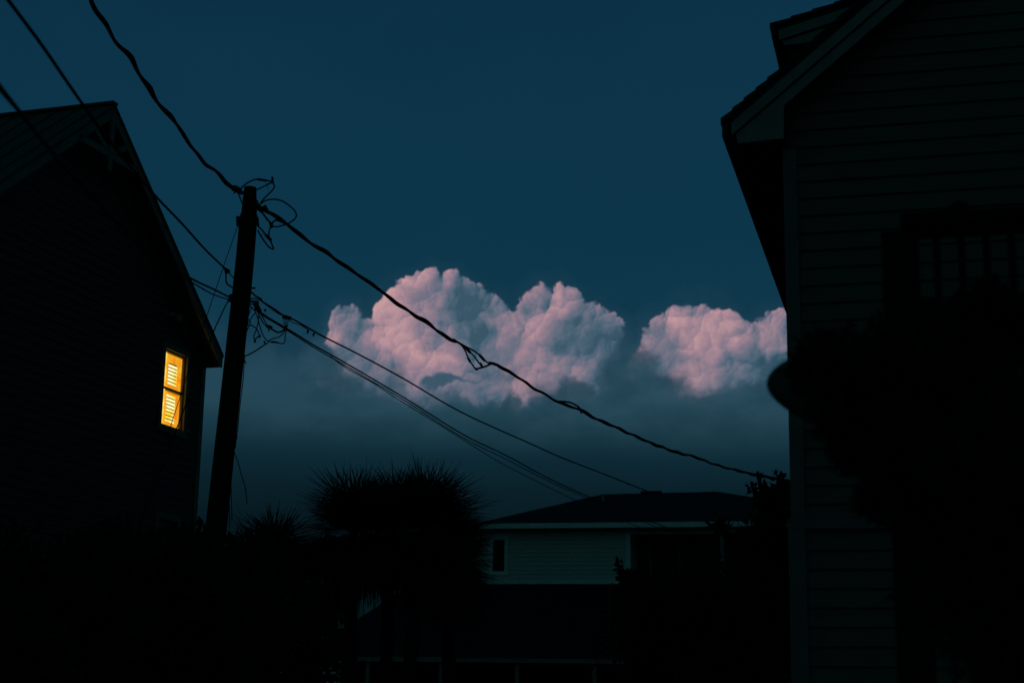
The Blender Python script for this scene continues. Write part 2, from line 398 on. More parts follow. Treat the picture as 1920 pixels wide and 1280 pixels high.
def np_mesh(name, verts, faces, m, parent=None):
    me = bpy.data.meshes.new(name)
    me.vertices.add(len(verts)); me.vertices.foreach_set('co', np.asarray(verts, np.float32).ravel())
    k = faces.shape[1]; me.loops.add(faces.size); me.loops.foreach_set('vertex_index', faces.astype(np.int32).ravel())
    me.polygons.add(len(faces)); me.polygons.foreach_set('loop_start', np.arange(len(faces), dtype=np.int32)*k)
    me.update(calc_edges=True); me.materials.append(MT[m])
    o = bpy.data.objects.new(name, me); S.collection.objects.link(o)
    if parent: o.parent = parent
    return o
def leaves(rng, lobes, n, size, asp=.45, shell=.55, droop=0.0):
    """n leaf faces spread through ellipsoid lobes [(c, r)], denser near the outside"""
    vol = np.array([r[0]*r[1]*r[2] for c, r in lobes])**(2/3); vol /= vol.sum()
    pick = rng.choice(len(lobes), n, p=vol)
    c = np.array([l[0] for l in lobes])[pick]; r = np.array([l[1] for l in lobes])[pick]
    d = rng.normal(size=(n,3)); d /= np.linalg.norm(d, axis=1)[:,None]
    rad = (shell + (1-shell)*rng.random(n)**.7)*(1+.16*rng.normal(size=n))
    p = c + d*r*rad[:,None]
    ax = d*.7 + rng.normal(size=(n,3))*.7; ax[:,2] += .25-droop; ax /= np.linalg.norm(ax, axis=1)[:,None]
    sd = np.cross(ax, rng.normal(size=(n,3))); sd /= np.linalg.norm(sd, axis=1)[:,None]
    L = size*(.6+.8*rng.random(n))[:,None]; Wd = L*asp*.5
    nrm = np.cross(ax, sd)
    v = np.stack([p, p+ax*L*.45+sd*Wd+nrm*L*.06, p+ax*L, p+ax*L*.45-sd*Wd+nrm*L*.06], 1).reshape(-1,3)
    f = np.arange(4*n).reshape(n,4)
    return v, f

# ------------------------------------------------------------------ ground
mb = MB(); mb.poly([(-900,-300,0),(900,-300,0),(900,1500,0),(-900,1500,0)]); mb.build('ground', 'ground', kind='structure')
mb = MB(); mb.box(-60, 60, -2.5, 3.6, .004, .02); mb.build('road', 'asphalt', kind='structure')

# ------------------------------------------------------------------ left house
LP = at(372, 830, 31.0); LF = Frame(LP, 72.0); OH = -.32
HL = thing('gabled_house', 'tall dark clapboard house with a lit upstairs window and a trussed gable peak', 'house', LF.o, LF.t)
ax, azz = LF.on(215, 195, OH-.03); tx, tz = LF.on(418, 665, OH-.03)
slope = (azz-tz)/(tx-ax); lx = 2*ax-tx                    # gable is symmetric about its peak
CX = LF.on(378, 760)[0]; WXL = 2*ax-CX
TH = .16                                                   # roof depth
def roofz(x): return azz-abs(x-ax)*slope
ztop = lambda x: roofz(x)-TH
# window openings
w0, wz1 = LF.on(308, 655); w1, _ = LF.on(349, 668); _, wz0 = LF.on(303, 797)
wz1 = LF.on(328, 661)[1]; wz0 = LF.on(322, 803)[1]; w0 -= .0; 
v0x, vz1 = LF.on(290, 958); v1x, _ = LF.on(336, 968); vz1 = LF.on(312, 962)[1]; vz0 = vz1-1.5
TR = .11
holes = [(w0-TR*.6, w1+TR*.6, wz0-.06, wz1+.06), (v0x, v1x, vz0, vz1)]
def span(z):
    if z < ztop(CX)-.02: return (WXL, CX)
    dx = max(0, (azz-TH-z)/slope); return (max(WXL, ax-dx), min(CX, ax+dx))
mb = MB(); siding(mb, span, 0, azz-TH-.02, .16, holes, zref=0)
mb.prism([(WXL,0),(WXL,ztop(WXL)-.02),(CX,ztop(CX)-.02),(CX,0)], 6.0, 11.0)
wall = mb.build('wall', 'siding_l', HL)
mb = MB(); mb.box(CX-.012, CX, .02, 6.0, 0, ztop(CX)-.1); mb.build('side_wall', 'siding_l', HL)
mb = MB(); mb.box(WXL, WXL+.012, .02, 6.0, 0, ztop(WXL)-.1); mb.build('side_wall', 'siding_l', HL)
mb = MB(); mb.box(CX-.11, CX+.03, -.035, .0, 0, ztop(CX)-.15); mb.box(CX+.001, CX+.03, .001, .12, 0, ztop(CX)-.15)
mb.build('corner_board', 'trim_l', HL)
# roof slabs with standing seams
LEN = 13.0
mb = MB()
for sg in (-1, 1):
    ex = tx if sg > 0 else lx
    mb.prism([(ax, azz), (ex, tz), (ex, tz-TH*.4), (ax, azz-TH*.4)][::sg], OH-.05, LEN)
roof = mb.build('roof', 'metal_l', HL)
mb = MB()
for sg in (-1, 1):
    ex = tx if sg > 0 else lx; yy = OH+.25
    while yy < LEN-.1:
        mb.bar((ax, yy, azz+.012), (ex, yy, tz+.012), .025, .028); yy += .42
mb.build('standing_seam', 'metal_l', roof)
mb = MB(); mb.bar((ax, OH-.05, azz+.01), (ax, LEN, azz+.01), .16, .045); mb.build('ridge_cap', 'metal_l', roof)
for sg in (-1, 1):
    ex = tx if sg > 0 else lx
    mb = MB(); mb.prism([(ax, azz-.055), (ex, tz-.055), (ex, tz-.26), (ax, azz-.26)][::sg], OH-.03, OH+.02)
    mb.build('rake_board', 'trim_l', HL)
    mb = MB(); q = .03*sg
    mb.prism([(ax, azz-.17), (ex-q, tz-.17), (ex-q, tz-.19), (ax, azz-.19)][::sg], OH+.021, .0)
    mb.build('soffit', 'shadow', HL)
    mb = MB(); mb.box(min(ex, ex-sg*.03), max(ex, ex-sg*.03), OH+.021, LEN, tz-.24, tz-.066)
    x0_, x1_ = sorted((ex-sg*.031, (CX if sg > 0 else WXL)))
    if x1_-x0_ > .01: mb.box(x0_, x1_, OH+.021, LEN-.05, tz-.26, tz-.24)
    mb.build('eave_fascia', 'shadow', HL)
# gable peak truss
tb = LF.on(203, 290, OH)[1]; hw = (azz-.2-tb)/slope
T = thing_y = OH-.005
mb = MB(); mb.bar((ax-hw-.05, T, tb), (ax+hw+.05, T, tb), .05, .13); mb.build('truss_tie_beam', 'trim_l', HL)
mb = MB(); mb.bar((ax, T-.012, azz-.2), (ax, T-.012, tb-.30), .12, .05, up=(0,1,0)); mb.build('truss_king_post', 'trim_l', HL)
for sg in (-1, 1):
    mb = MB(); mb.bar((ax+sg*.05, T+.008, tb+.05), (ax+sg*hw*.55, T+.008, roofz(ax+hw*.55)-.22), .05, .1); mb.build('truss_strut', 'trim_l', HL)
# lit window
WN = MB()
WN.box(w0-TR, w0, -.045, .03, wz0-.12, wz1+.12).box(w1, w1+TR, -.045, .03, wz0-.12, wz1+.12)
WN.box(w0, w1, -.05, .03, wz1, wz1+.12).box(w0, w1, -.05, .03, wz0-.12, wz0)
win = WN.build('window', 'trim_l', HL, label='tall sash window glowing orange from the lamp inside')
wm = (wz0+wz1)/2+.0
fr = MB()
fr.box(w0, w0+.02, .005, .03, wz0, wz1).box(w1-.03, w1, .005, .03, wz0, wz1).box(w0+.02, w1-.03, .005, .03, wz0, wz0+.035)
fr.box(w0+.02, w1-.03, .005, .03, wz1-.03, wz1).box(w0+.02, w1-.03, .007, .03, wm-.02, wm+.02)
fr.build('sash', 'brass', win)
cw = w1-w0
m_ = MB(); m_.box(w0+.02, w1-.02, .42, .43, wz0, wz1); m_.build('lit_room', 'glow_panel', win)
m_ = MB(); m_.box(w0-.002, w0+.028, .031, .42, wz0, wz1); m_.box(w1-.028, w1+.002, .031, .42, wz0, wz1)
m_.box(w0+.028, w1-.028, .031, .42, wz1-.03, wz1); m_.box(w0+.028, w1-.028, .031, .42, wz0, wz0+.03); m_.build('jamb', 'trim_l', win)
# plantation shutter in two tiers behind the glass
for (a, b) in ((wz0+.05, wm-.04), (wm+.04, wz1-.05)):
    sx0, sx1 = w0+cw*.27, w0+cw*.93
    m_ = MB(); st_ = .115
    m_.box(sx0, sx0+.05, .045, .062, a, b).box(sx1-st_-.04, sx1, .045, .062, a, b)
    m_.box(sx0+.05, sx1-st_-.04, .045, .062, a, a+.05).box(sx0+.05, sx1-st_-.04, .045, .062, b-(.16 if b > wm+.1 else .05), b)
    sh = m_.build('shutter', 'glow_frame', win)
    z = a+.06; m_ = MB(); top = b-(.18 if b > wm+.1 else .07)
    while z < top-.03:
        m_.poly([(sx0+.052, .047, z), (sx1-st_-.042, .047, z), (sx1-st_-.042, .06, z+.052), (sx0+.052, .06, z+.052)])
        z += .068
    m_.build('louvre', 'glow_slat', sh)
m_ = MB(); m_.box(w0+.03, w0+cw*.25, .05, .06, wz0+.04, wz1-.04); m_.build('curtain', 'glow_side', win)
# lower dark window
m_ = MB(); m_.box(v0x, v0x+.1, -.045, .03, vz0, vz1).box(v1x-.1, v1x, -.045, .03, vz0, vz1).box(v0x+.1, v1x-.1, -.05, .03, vz1-.12, vz1).box(v0x+.1, v1x-.1, -.05, .03, vz0, vz0+.1)
win2 = m_.build('window', 'trim_l', HL, label='unlit lower window with a pale frame')
m_ = MB(); m_.box(v0x+.1, v1x-.1, .05, .06, vz0+.1, vz1-.12); m_.build('pane', 'glass', win2)
# small floodlight on the wall
fx, fz = LF.on(320, 592)
m_ = MB(); m_.box(fx-.07, fx+.07, -.05, -.022, fz-.07, fz+.07)
m_.tube([(fx-.02,-.05,fz),(fx-.02,-.13,fz-.03),(fx-.02,-.22,fz-.06)], [.03,.05,.075], 10); m_.build('wall_floodlight', 'lampm', HL)

# ------------------------------------------------------------------ right house
RP = at(1478, 600, 16.0); RF = Frame(RP, -14.6); RO = -.30
HR = thing('sided_house', 'near two storey house with wide lap siding and boxed eaves filling the right edge', 'house', RF.o, RF.t)
ex_, ez_ = RF.on(1355, 222, RO-.04); q1, q2 = RF.on(1600, 10, RO-.04)
rs = (RF.on(1460, 131, RO-.04)[1]-ez_)/(RF.on(1460, 131, RO-.04)[0]-ex_)
APX = 4.3; apz = ez_+(APX-ex_)*rs; REX = 2*APX-ex_
rz = lambda x: ez_+(x-ex_)*rs if x < APX else apz-(x-APX)*rs
pcz = RF.on(1420, 267, RO)[1]
WR = 2*APX
def rspan(z):
    if z < rz(0)-.35: return (.03, WR)
    dx = max(0, (apz-.35-z)/rs); return (max(.03, APX-dx), min(WR, APX+dx))
bz = RF.on(1482, 992)[1]
mb = MB(); siding(mb, rspan, bz+.10, apz-.36, .188, (), .024, zref=RF.on(1500, 504)[1])
mb.prism([(0,bz+.1),(0,rz(0)-.4),(APX,apz-.4),(WR,rz(0)-.4),(WR,bz+.1)], .03, 12.0)
mb.build('wall', 'siding_r', HR)
mb = MB(); siding(mb, lambda z: (.03, WR), 0, bz, .188, (), .024, zref=bz-.02-.188*20)
mb.prism([(0,0),(0,bz-.01),(WR,bz-.01),(WR,0)], .03, 12.0)
mb.build('lower_wall', 'siding_r', HR)
mb = MB(); mb.box(-.015, .125, -.055, .0, bz+.1, pcz-.002); mb.box(-.015, -.001, .001, .14, bz+.1, pcz-.002)
mb.box(-.045, .125, -.057, .0, 0, bz); mb.box(-.045, -.001, .001, .14, 0, bz); mb.build('corner_board', 'trim_r2', HR)
mb = MB(); mb.box(-.05, WR, -.065, .0, bz, bz+.10); mb.build('band_board', 'trim_r2', HR)
# stepped shingle roof
mb = MB(); n = 40
for sg in (1, -1):
    X_ = (lambda x: x) if sg > 0 else (lambda x: 2*APX-x)
    step = (APX-ex_)/n
    for i in range(n):
        xa = ex_+i*step-.02; xb = ex_+(i+1)*step+.01
        jit = .006*((i*7) % 5)/5
        mb.prism([(X_(xa), rz(xa)-.055), (X_(xb), rz(xb)-.055), (X_(xb), rz(xb)-.008), (X_(xa), rz(xa)+.018+jit)][::sg], RO-.05-.01*((i*3) % 3), 12.4)
roofr = mb.build('roof', 'shingle', HR)
for sg in (1, -1):
    X_ = (lambda x: x) if sg > 0 else (lambda x: 2*APX-x)
    def strip(za, zb, ya, yb, xs=ex_+.06):
        return MB().prism([(X_(xs), rz(xs)-za), (X_(xs), rz(xs)-zb), (APX, apz-zb), (APX, apz-za)][::sg], ya, yb)
    strip(.055, .13, RO-.02, RO+.02).build('drip_edge', 'shingle', HR)
    strip(.13, .265, RO-.035, RO, ex_+.09).build('rake_board', 'trim_r', HR)
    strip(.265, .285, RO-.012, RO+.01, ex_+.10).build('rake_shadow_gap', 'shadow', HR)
    # lower rake board ends in the boxed return at the eave
    xs = ex_+.13; pts = [(X_(xs), rz(xs)-.285), (X_(xs+.02), pcz), (X_(.02), pcz+.02), (X_(.03), rz(.03)-.42), (APX, apz-.42), (APX, apz-.285)]
    MB().prism(pts[::sg], RO-.005, RO+.02).build('rake_frieze', 'trim_r', HR)
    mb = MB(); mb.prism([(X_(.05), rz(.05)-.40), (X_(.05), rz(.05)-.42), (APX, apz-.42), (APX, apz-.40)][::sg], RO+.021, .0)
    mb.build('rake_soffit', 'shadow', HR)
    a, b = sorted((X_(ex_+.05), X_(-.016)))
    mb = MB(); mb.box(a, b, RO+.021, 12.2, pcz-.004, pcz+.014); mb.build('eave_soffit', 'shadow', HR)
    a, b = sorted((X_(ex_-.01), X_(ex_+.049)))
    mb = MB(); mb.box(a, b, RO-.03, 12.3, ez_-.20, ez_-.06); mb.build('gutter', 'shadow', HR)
# dormer set back on the near roof slope
DY = 1.1
dx0, dz0 = RF.on(1447, 48, DY); dx1, dz1 = RF.on(1580, 4, DY)
ds = (dz1-dz0)/(dx1-dx0); dxe = dx0+3.4
dz = lambda x: dz0+(x-dx0)*ds
DR = HR
mb = MB()
for i in range(14):
    xa = dx0+i*3.4/14-.02; xb = dx0+(i+1)*3.4/14+.01
    mb.prism([(xa, dz(xa)-.04), (xb, dz(xb)-.04), (xb, dz(xb)-.006), (xa, dz(xa)+.014)], DY-.05, DY+3.6)
drf = mb.build('dormer', 'shingle', HR)
MB().prism([(dx0+.05, dz(dx0+.05)-.10), (dxe, dz(dxe)-.10), (dxe, dz(dxe)-.04), (dx0+.05, dz(dx0+.05)-.04)], DY-.02, DY+.02).build('drip_edge', 'shingle', drf)
MB().prism([(dx0+.08, dz(dx0+.08)-.22), (dxe, dz(dxe)-.22), (dxe, dz(dxe)-.10), (dx0+.08, dz(dx0+.08)-.10)], DY-.03, DY).build('rake_board', 'trim_r', drf)
zb_ = RF.on(1475, 85, DY)[1]
MB().prism([(dx0+.12, dz(dx0+.12)-.24), (dx0+.14, zb_), (dx0+1.0, zb_+.04), (dxe, dz(dxe)-.5), (dxe, dz(dxe)-.24)], DY, DY+.02).build('frieze_board', 'trim_r', drf)
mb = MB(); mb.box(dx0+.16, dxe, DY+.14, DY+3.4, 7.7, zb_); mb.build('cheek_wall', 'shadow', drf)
mb = MB(); mb.box(dx0-.005, dx0+.05, DY-.04, DY+3.5, dz0-.14, dz0-.035); mb.build('gutter', 'shadow', drf)

# ------------------------------------------------------------------ far house
FP = at(1180, 1040, 55.0); FF = Frame(FP, -13.0)
HF = thing('beach_house', 'distant shingle sided house with a hipped roof, pale fascia and a long porch roof', 'house', FF.o, FF.t)
fx0 = FF.on(912, 1040)[0]-1.2; ftop = FF.on(1050, 983)[1]; fbot = FF.on(1050, 1092)[1]
fo = -.55
fz0, fz1 = FF.on(1100, 989, fo)[1], FF.on(1100, 979.5, fo)[1]
feL = FF.on(893, 985, fo)[0]; feR = FF.on(1560, 985, fo)[0]
# window in the shingled wall
a0, b1 = FF.on(918, 1003); a1, b0 = FF.on(953, 1078)
mb = MB(); siding(mb, lambda z: (fx0, 0), fbot, ftop, .148, [(a0+.02, a1-.02, b0+.02, b1-.02)], .02, zref=fbot)
mb.box(fx0, -.01, .4, 7.5, 0, ftop)
mb.build('wall', 'siding_f', HF)
mb = MB(); mb.box(0, feR-.6, 1.9, 7.5, 0, ftop); mb.build('recessed_porch_wall', 'siding_l', HF)  # recess shade put into the colour: much darker siding than the front wall
mb = MB(); mb.box(-.01, .04, .0, .08, fbot, ftop); mb.box(-.12, .04, -.045, -.0005, fbot, ftop)
mb.box(fx0, -.12, -.04, -.001, fbot-.04, fbot+.13); mb.build('corner_board', 'trim_f', HF)
m_ = MB(); m_.box(a0, a0+.14, -.05, .02, b0, b1).box(a1-.14, a1, -.05, .02, b0, b1).box(a0+.14, a1-.14, -.05, .02, b1-.16, b1).box(a0+.14, a1-.14, -.05, .02, b0, b0+.14)
win3 = m_.build('window', 'trim_f', HF)
m_ = MB(); m_.box(a0+.14, a1-.14, .05, .06, b0+.14, b1-.16); m_.build('pane', 'glass', win3)
m_ = MB(); zz = (b0+b1)/2; m_.box(a0+.14, a1-.14, .025, .049, zz-.02, zz+.02); m_.build('sash', 'brass', win3)
# hipped roof
r0 = FF.on(1130, 926, 3.2); r1 = FF.on(1345, 921, 3.2); RY = 3.2
mb = MB()
A = (feL, fo, fz1+.02); B = (feR+2, fo, fz1+.02); Cc = (feR+2, 7.8, fz1+.02); D = (feL, 7.8, fz1+.02)
E1 = (r0[0], RY, r0[1]); E2 = (r1[0], RY, r1[1])
v1_ = FF.on(1390, 933, 3.2); v2_ = FF.on(1440, 908, 3.2)
mb.poly([A, B, E2, E1]); mb.poly([B, Cc, E2]); mb.poly([Cc, D, E1, E2]); mb.poly([D, A, E1])
gx = FF.on(1475, 925, -.2)[0]
mb.poly([(v1_[0]-.8, fo-.02, fz1+.03), (v2_[0]+4, fo-.02, fz1+.03), (v2_[0]+4, 3.2, v2_[1]+.1), (v2_[0]+.4, 3.2, v2_[1]+.1)])
mb.poly([(v1_[0]-.8, fo-.02, fz1+.03), (v2_[0]+.4, 3.2, v2_[1]+.1), (v1_[0]-.2, 6, fz1+.5)])
fr_ = mb.build('roof', 'roof_f', HF)
vx, vz = FF.on(1131, 935, 2.2); mb = MB(); mb.tube([(vx, 2.2, vz-.5), (vx, 2.2, vz+.12)], .05, 8); mb.build('vent_pipe', 'gutter', fr_)
vx, vz = FF.on(1225, 923, 3.1); mb = MB(); mb.box(vx-.45, vx+.3, 3.0, 3.2, vz-.15, vz+.05); mb.build('ridge_vent', 'roof_f', fr_)
mb = MB(); mb.box(feL, feR+2, fo-.03, fo, fz0-.0, fz1); mb.build('fascia_board', 'trim_f', HF)
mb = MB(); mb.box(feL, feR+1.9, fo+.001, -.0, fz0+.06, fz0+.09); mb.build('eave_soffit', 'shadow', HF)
hb0, hb1 = FF.on(1300, 1000)[1], FF.on(1300, 990)[1]
mb = MB(); mb.box(.041, feR+1.8, -.03, .09, hb0, hb1+.25); mb.build('porch_header', 'siding_f', HF)
for x in (3.1, 6.2):
    mb = MB(); mb.box(x, x+.13, -.02, .11, fbot-.1, hb0); mb.build('porch_post', 'gutter', HF)
dxw, dzw = FF.on(1247, 1060, 1.9)
m_ = MB(); m_.box(dxw-.55, dxw-.45, 1.86, 1.899, fbot-1, dzw+.95).box(dxw+.45, dxw+.55, 1.86, 1.899, fbot-1, dzw+.95).box(dxw-.45, dxw+.45, 1.86, 1.899, dzw+.85, dzw+.95)
m_.build('door', 'gutter', HF)
# long lower porch roof
pe = FF.on(960, 1236, -4.2)[1]; pL = FF.on(560, 1236, -4.2)[0]; pR = FF.on(1345, 1240, -4.2)[0]
mb = MB(); top = fbot-.02
mb.poly([(pL, -4.2, pe+.06), (pR+.2, -4.2, pe+.06), (pR+.2, -.01, top), (pL+2.6, -.01, top)])
mb.poly([(pL, -4.2, pe+.06), (pL+2.6, -.01, top), (pL, 4, pe+.06)])
mb.poly([(pL, -4.2, pe+.05), (pL, 4, pe+.05), (pR+.2, 4, pe+.05), (pR+.2, -4.2, pe+.05)])
mb.build('porch_roof', 'roof_low', HF)
mb = MB(); mb.box(pL, pR, -4.3, -4.2, pe-.09, pe+.03); mb.box(pL, pR, -4.31, -4.29, pe+.0, pe+.04); mb.build('gutter', 'gutter', HF)
for px in (690, 827, 970, 1115, 1265):
    x = FF.on(px, 1255, -4.1)[0]
    mb = MB(); mb.box(x-.06, x+.06, -4.16, -4.04, 0, pe-.1); mb.build('porch_post', 'gutter', HF)
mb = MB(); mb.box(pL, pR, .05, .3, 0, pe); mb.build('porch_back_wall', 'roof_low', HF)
# neighbour wall seen between the palms
NP = at(600, 1100, 66.0); NF = Frame(NP, -13)
HN = thing('neighbour_house', 'sliver of pale siding of a house half hidden behind the palms', 'house', NF.o, NF.t)
z1n = NF.on(600, 1062)[1]
mb = MB(); siding(mb, lambda z: (-3.2, 1.6), 0, z1n, .16, (), .02); mb.box(-3.2, 1.6, .02, 5, 0, z1n); mb.build('wall', 'siding_f', HN)
mb = MB(); mb.prism([(-3.7, z1n), (1.8, z1n), (.6, z1n+.9), (-2.6, z1n+.9)], -.4, 5.2); mb.build('roof', 'roof_low', HN)
mb = MB(); mb.box(-3.7, 1.8, -.43, -.401, z1n-.1, z1n+.08); mb.build('fascia_board', 'gutter', HN)

# ------------------------------------------------------------------ utility pole
PY = 22.7
PP = thing('utility_pole', 'leaning wooden utility pole with looped cables at its top', 'utility pole', tuple(at(404, 1000, PY)*1)[:2]+(0,))
base = PP.location.copy()
def pl(px, py, dy=0): return at(px, py, PY+dy) - base
prof = [(469.5,352,12),(469,360,12.6),(468,380,14),(467,400,15.3),(466.6,404,17.0),(464,430,17.6),(460,480,18),(453,550,18.4),(445,620,18.6),(431,750,19),(418,870,19.6),(404,1000,20.2),(380,1230,21),(346,1555,23)]
cen = [pl(x, y) for x, y, r in prof]
mb = MB(); mb.tube(cen, [r*PY/FPX for x, y, r in prof], 20)
mb.build('pole_shaft', 'pole', PP, smooth=False)
def jumper(pts, r, dy=0.0, name='jumper_cable', d2=None, mname='rubber'):
    n = len(pts)
    P = [pl(x, y, dy + (0 if d2 is None else (d2-dy)*i/(n-1))) for i, (x, y) in enumerate(pts)]
    return MB().tube(catmull(P, 6), r*PY/FPX, 6).build(name, mname, PP, smooth=True)
Z5 = lambda L: [(420+x/8, 320+y/8) for x, y in L]
Z4 = lambda L: [(440+x/6.4, 480+y/6.4) for x, y in L]
Z6 = lambda L: [(340+x/9.14, 480+y/9.14) for x, y in L]
jumper(Z5([(245,275),(330,200),(430,145),(520,130),(620,145),(730,165)]), 1.5)
jumper(Z5([(500,128),(570,140),(640,150)]), 2.4, name='cable_sleeve')
jumper(Z5([(480,290),(580,245),(660,205),(735,170)]), 1.4)
jumper(Z5([(722,95),(728,140),(732,185)]), 2.3, name='cable_sleeve')
jumper(Z5([(735,180),(755,240),(720,300),(650,370),(590,430),(545,490)]), 1.5, -.1)
jumper(Z5([(640,180),(655,240),(660,300)]), .5)
jumper(Z5([(545,500),(620,450),(740,430),(860,450),(960,510),(1050,590),(1085,660),(1065,720),(1000,770),(940,800),(860,825),(790,842),(720,830)]), 1.5, -.1)
jumper(Z5([(470,560),(560,620),(620,690),(690,780),(715,820)]), 1.9, -.12)
jumper(Z5([(500,470),(560,540),(620,570),(650,610),(720,670),(800,730),(860,760)]), 1.3, -.1)
for P_, r in (([(480,520),(540,560),(600,590)], 5.0), ([(590,540),(620,570),(640,600)], 4.6), ([(695,780),(712,830),(725,850)], 3.4), ([(620,520),(635,560)], 2.2), ([(630,720),(640,745)], 1.1)):
    jumper(Z5(P_), r, -.1, 'dead_end_clamp', mname='steel')
jumper(Z5([(712,830),(740,765),(790,745),(860,770),(930,800)]), 1.8, -.1)
jumper(Z5([(700,840),(680,900),(672,960),(680,1010)]), 1.5, -.1)
jumper(Z5([(500,820),(560,880),(620,950),(680,1020),(740,1160),(720,1170),(660,1130),(580,1020),(530,940),(505,890)]), 1.6, -.1)
jumper(Z5([(620,960),(670,1010),(710,1045)]), 3.0, -.1, 'cable_sleeve')
jumper(Z5([(570,965),(590,950)]), 1.0, -.1, 'clip')
jumper(Z5([(90,220),(140,250),(200,290),(300,340),(420,400),(500,470)]), 2.8, -.35)
for P_, r in (([(140,250),(200,270),(250,310)], 4.8), ([(150,340),(180,300),(210,320)], 2.0), ([(120,300),(160,280)], 1.7)):
    jumper(Z5(P_), r, -.2, 'dead_end_clamp', mname='steel')
jumper(Z5([(215,340),(245,420),(280,500)]), 1.4, -.1)
mb = MB(); mb.tube([pl(446, 406), pl(447, 424)], 4.0*PY/FPX, 8); mb.tube([pl(446, 412), pl(460, 412)], 1.6*PY/FPX, 6); mb.build('guy_bracket', 'steel', PP)
mb = MB(); mb.tube([pl(483, 408, -.1), pl(484, 424, -.1)], 2.4*PY/FPX, 8); mb.build('cable_bracket', 'steel', PP)
# telecom hardware lower on the pole
mb = MB(); mb.tube([pl(466, 540), pl(479, 540)], 1.7*PY/FPX, 6); mb.build('bolt', 'steel', PP)
mb = MB(); mb.tube([pl(432, 552), pl(434, 566)], 3.2*PY/FPX, 8); mb.tube([pl(427, 565, -.05), pl(440, 563, -.05)], 1.5*PY/FPX, 6); mb.build('guy_bracket', 'steel', PP)
for P_, r in (([(175,515),(240,510),(290,540)], 1.2), ([(175,545),(230,545),(285,560)], 2.2), ([(180,580),(240,570)], 1.4),
              ([(180,600),(230,640),(270,720),(300,830),(340,950),(400,1020),(470,1030),(590,1045),(605,960),(620,890)], 1.1),
              ([(200,620),(160,740),(190,790),(170,850),(145,900)], 1.0),
              ([(250,680),(200,740),(160,810),(145,850)], 1.0),
              ([(285,560),(290,700),(270,850),(230,960),(245,1020)], 1.1), ([(245,1000),(290,960)], 1.2),
              ([(145,835),(200,830),(260,870),(290,930),(300,960)], 1.2),
              ([(250,580),(300,720),(350,810),(400,850)], 1.2), ([(290,640),(350,760),(390,830)], 1.2),
              ([(400,850),(450,880),(520,915),(570,900),(610,870)], 1.7),
              ([(400,1020),(460,990),(540,965),(600,900),(630,830)], 1.1),
              ([(100,1205),(170,1180),(260,1130),(340,1075),(400,1040)], 1.3),
              ([(100,1230),(125,1260),(140,1290)], 1.0)):
    jumper(Z4(P_), r, -.12, 'slack_wire')
for P_, r in (([(245,570),(275,620),(300,670)], 5.0), ([(280,500),(325,525)], 2.6), ([(380,840),(410,845),(450,860)], 3.0), ([(405,870),(412,905)], 1.4),
              ([(355,660),(375,640)], 2.2), ([(240,1010),(248,1035)], 2.2), ([(355,1020),(362,1045)], 2.0), ([(285,960),(310,965)], 2.6), ([(440,1030),(510,1032)], 1.9)):
    jumper(Z4(P_), r, -.14, 'splice_sleeve', mname='steel')
# slack cables down the lower shaft
for P_, r in (([(437,843),(446,865),(452,888),(460,915),(463,945)], .9), ([(432,850),(433,905),(435,975)], .8), ([(429,900),(430,950),(431,990)], .8), ([(459,665),(456,710),(450,760),(446,800),(441,840)], .9), ([(437,818),(446,820)], .9)):
    jumper(P_, r, -.1, 'slack_wire')

# ------------------------------------------------------------------ cables between poles
def wire(name, label, pts, Y0, Y1, r, strands=1, helix=0.0, pitch=.55, cat='cable', group='overhead cables strung from the utility pole', seed=0, drift=0.0):
    t_ = [0]
    for a, b in zip(pts[:-1], pts[1:]): t_.append(t_[-1]+math.dist(a, b))
    P = [at(x, y, 1/((1-k/t_[-1])/Y0 + (k/t_[-1])/Y1)) for (x, y), k in zip(pts, t_)]
    C = catmull(P, 10)
    # even resample
    seg = [0]
    for a, b in zip(C[:-1], C[1:]): seg.append(seg[-1]+(b-a).length)
    L = seg[-1]; n = max(30, int(L/(.05 if strands > 1 or helix else .4))); out = []; j = 0
    for i in range(n+1):
        s_ = L*i/n
        while j < len(seg)-2 and seg[j+1] < s_: j += 1
        f = (s_-seg[j])/max(1e-6, seg[j+1]-seg[j]); out.append((C[j].lerp(C[j+1], f), s_))
    rnd = random.Random(seed); ph = rnd.random()*6
    if drift:                             # the lashed bundle wanders a little around its line
        fr_q = [rnd.uniform(4.5, 9.5) for _ in range(6)]; fp = [rnd.random()*6.28 for _ in range(6)]
        out = [(p + Vector((0, 0, 1))*drift*(.5*math.sin(s_*fr_q[0]+fp[0]+math.sin(s_*.9))+.35*math.sin(s_*fr_q[1]+fp[1])+.3*math.sin(s_*fr_q[2]*.45+fp[2]))
                  + Vector((1, 0, 0))*drift*(.5*math.sin(s_*fr_q[3]+fp[3])+.3*math.sin(s_*fr_q[4]*.5+fp[4])), s_) for p, s_ in out]
    mb = MB()
    for k in range(strands):
        pp = []
        for i, (p, s_) in enumerate(out):
            a = out[max(0, i-1)][0]; b = out[min(n, i+1)][0]; d = (b-a).normalized()
            u = d.cross(Vector((0,0,1))).normalized(); w = u.cross(d)
            wob = 1+.35*math.sin(s_*1.7+seed)+.25*math.sin(s_*.83+2*seed)
            th = 2*math.pi*s_/pitch + ph + k*2*math.pi/strands + .8*math.sin(s_*.9+seed)
            pp.append(p + (u*math.cos(th)+w*math.sin(th))*helix*wob)
        mb.tube(pp, r, 6)
    o = mb.build(name, 'rubber', None, smooth=True); o['label'] = label; o['category'] = cat; o['group'] = group
    return o
wire('twisted_cable', 'thickest twisted cable running from the pole top up to the top edge of the photo', [(150,-45),(172,0),(206,60),(238,103),(270,150),(292,185),(325,225),(350,262),(378,300),(408,325),(438,354),(450,362)], 15.5, 22.4, .020, 2, .011, 1.9, seed=3, drift=.017)
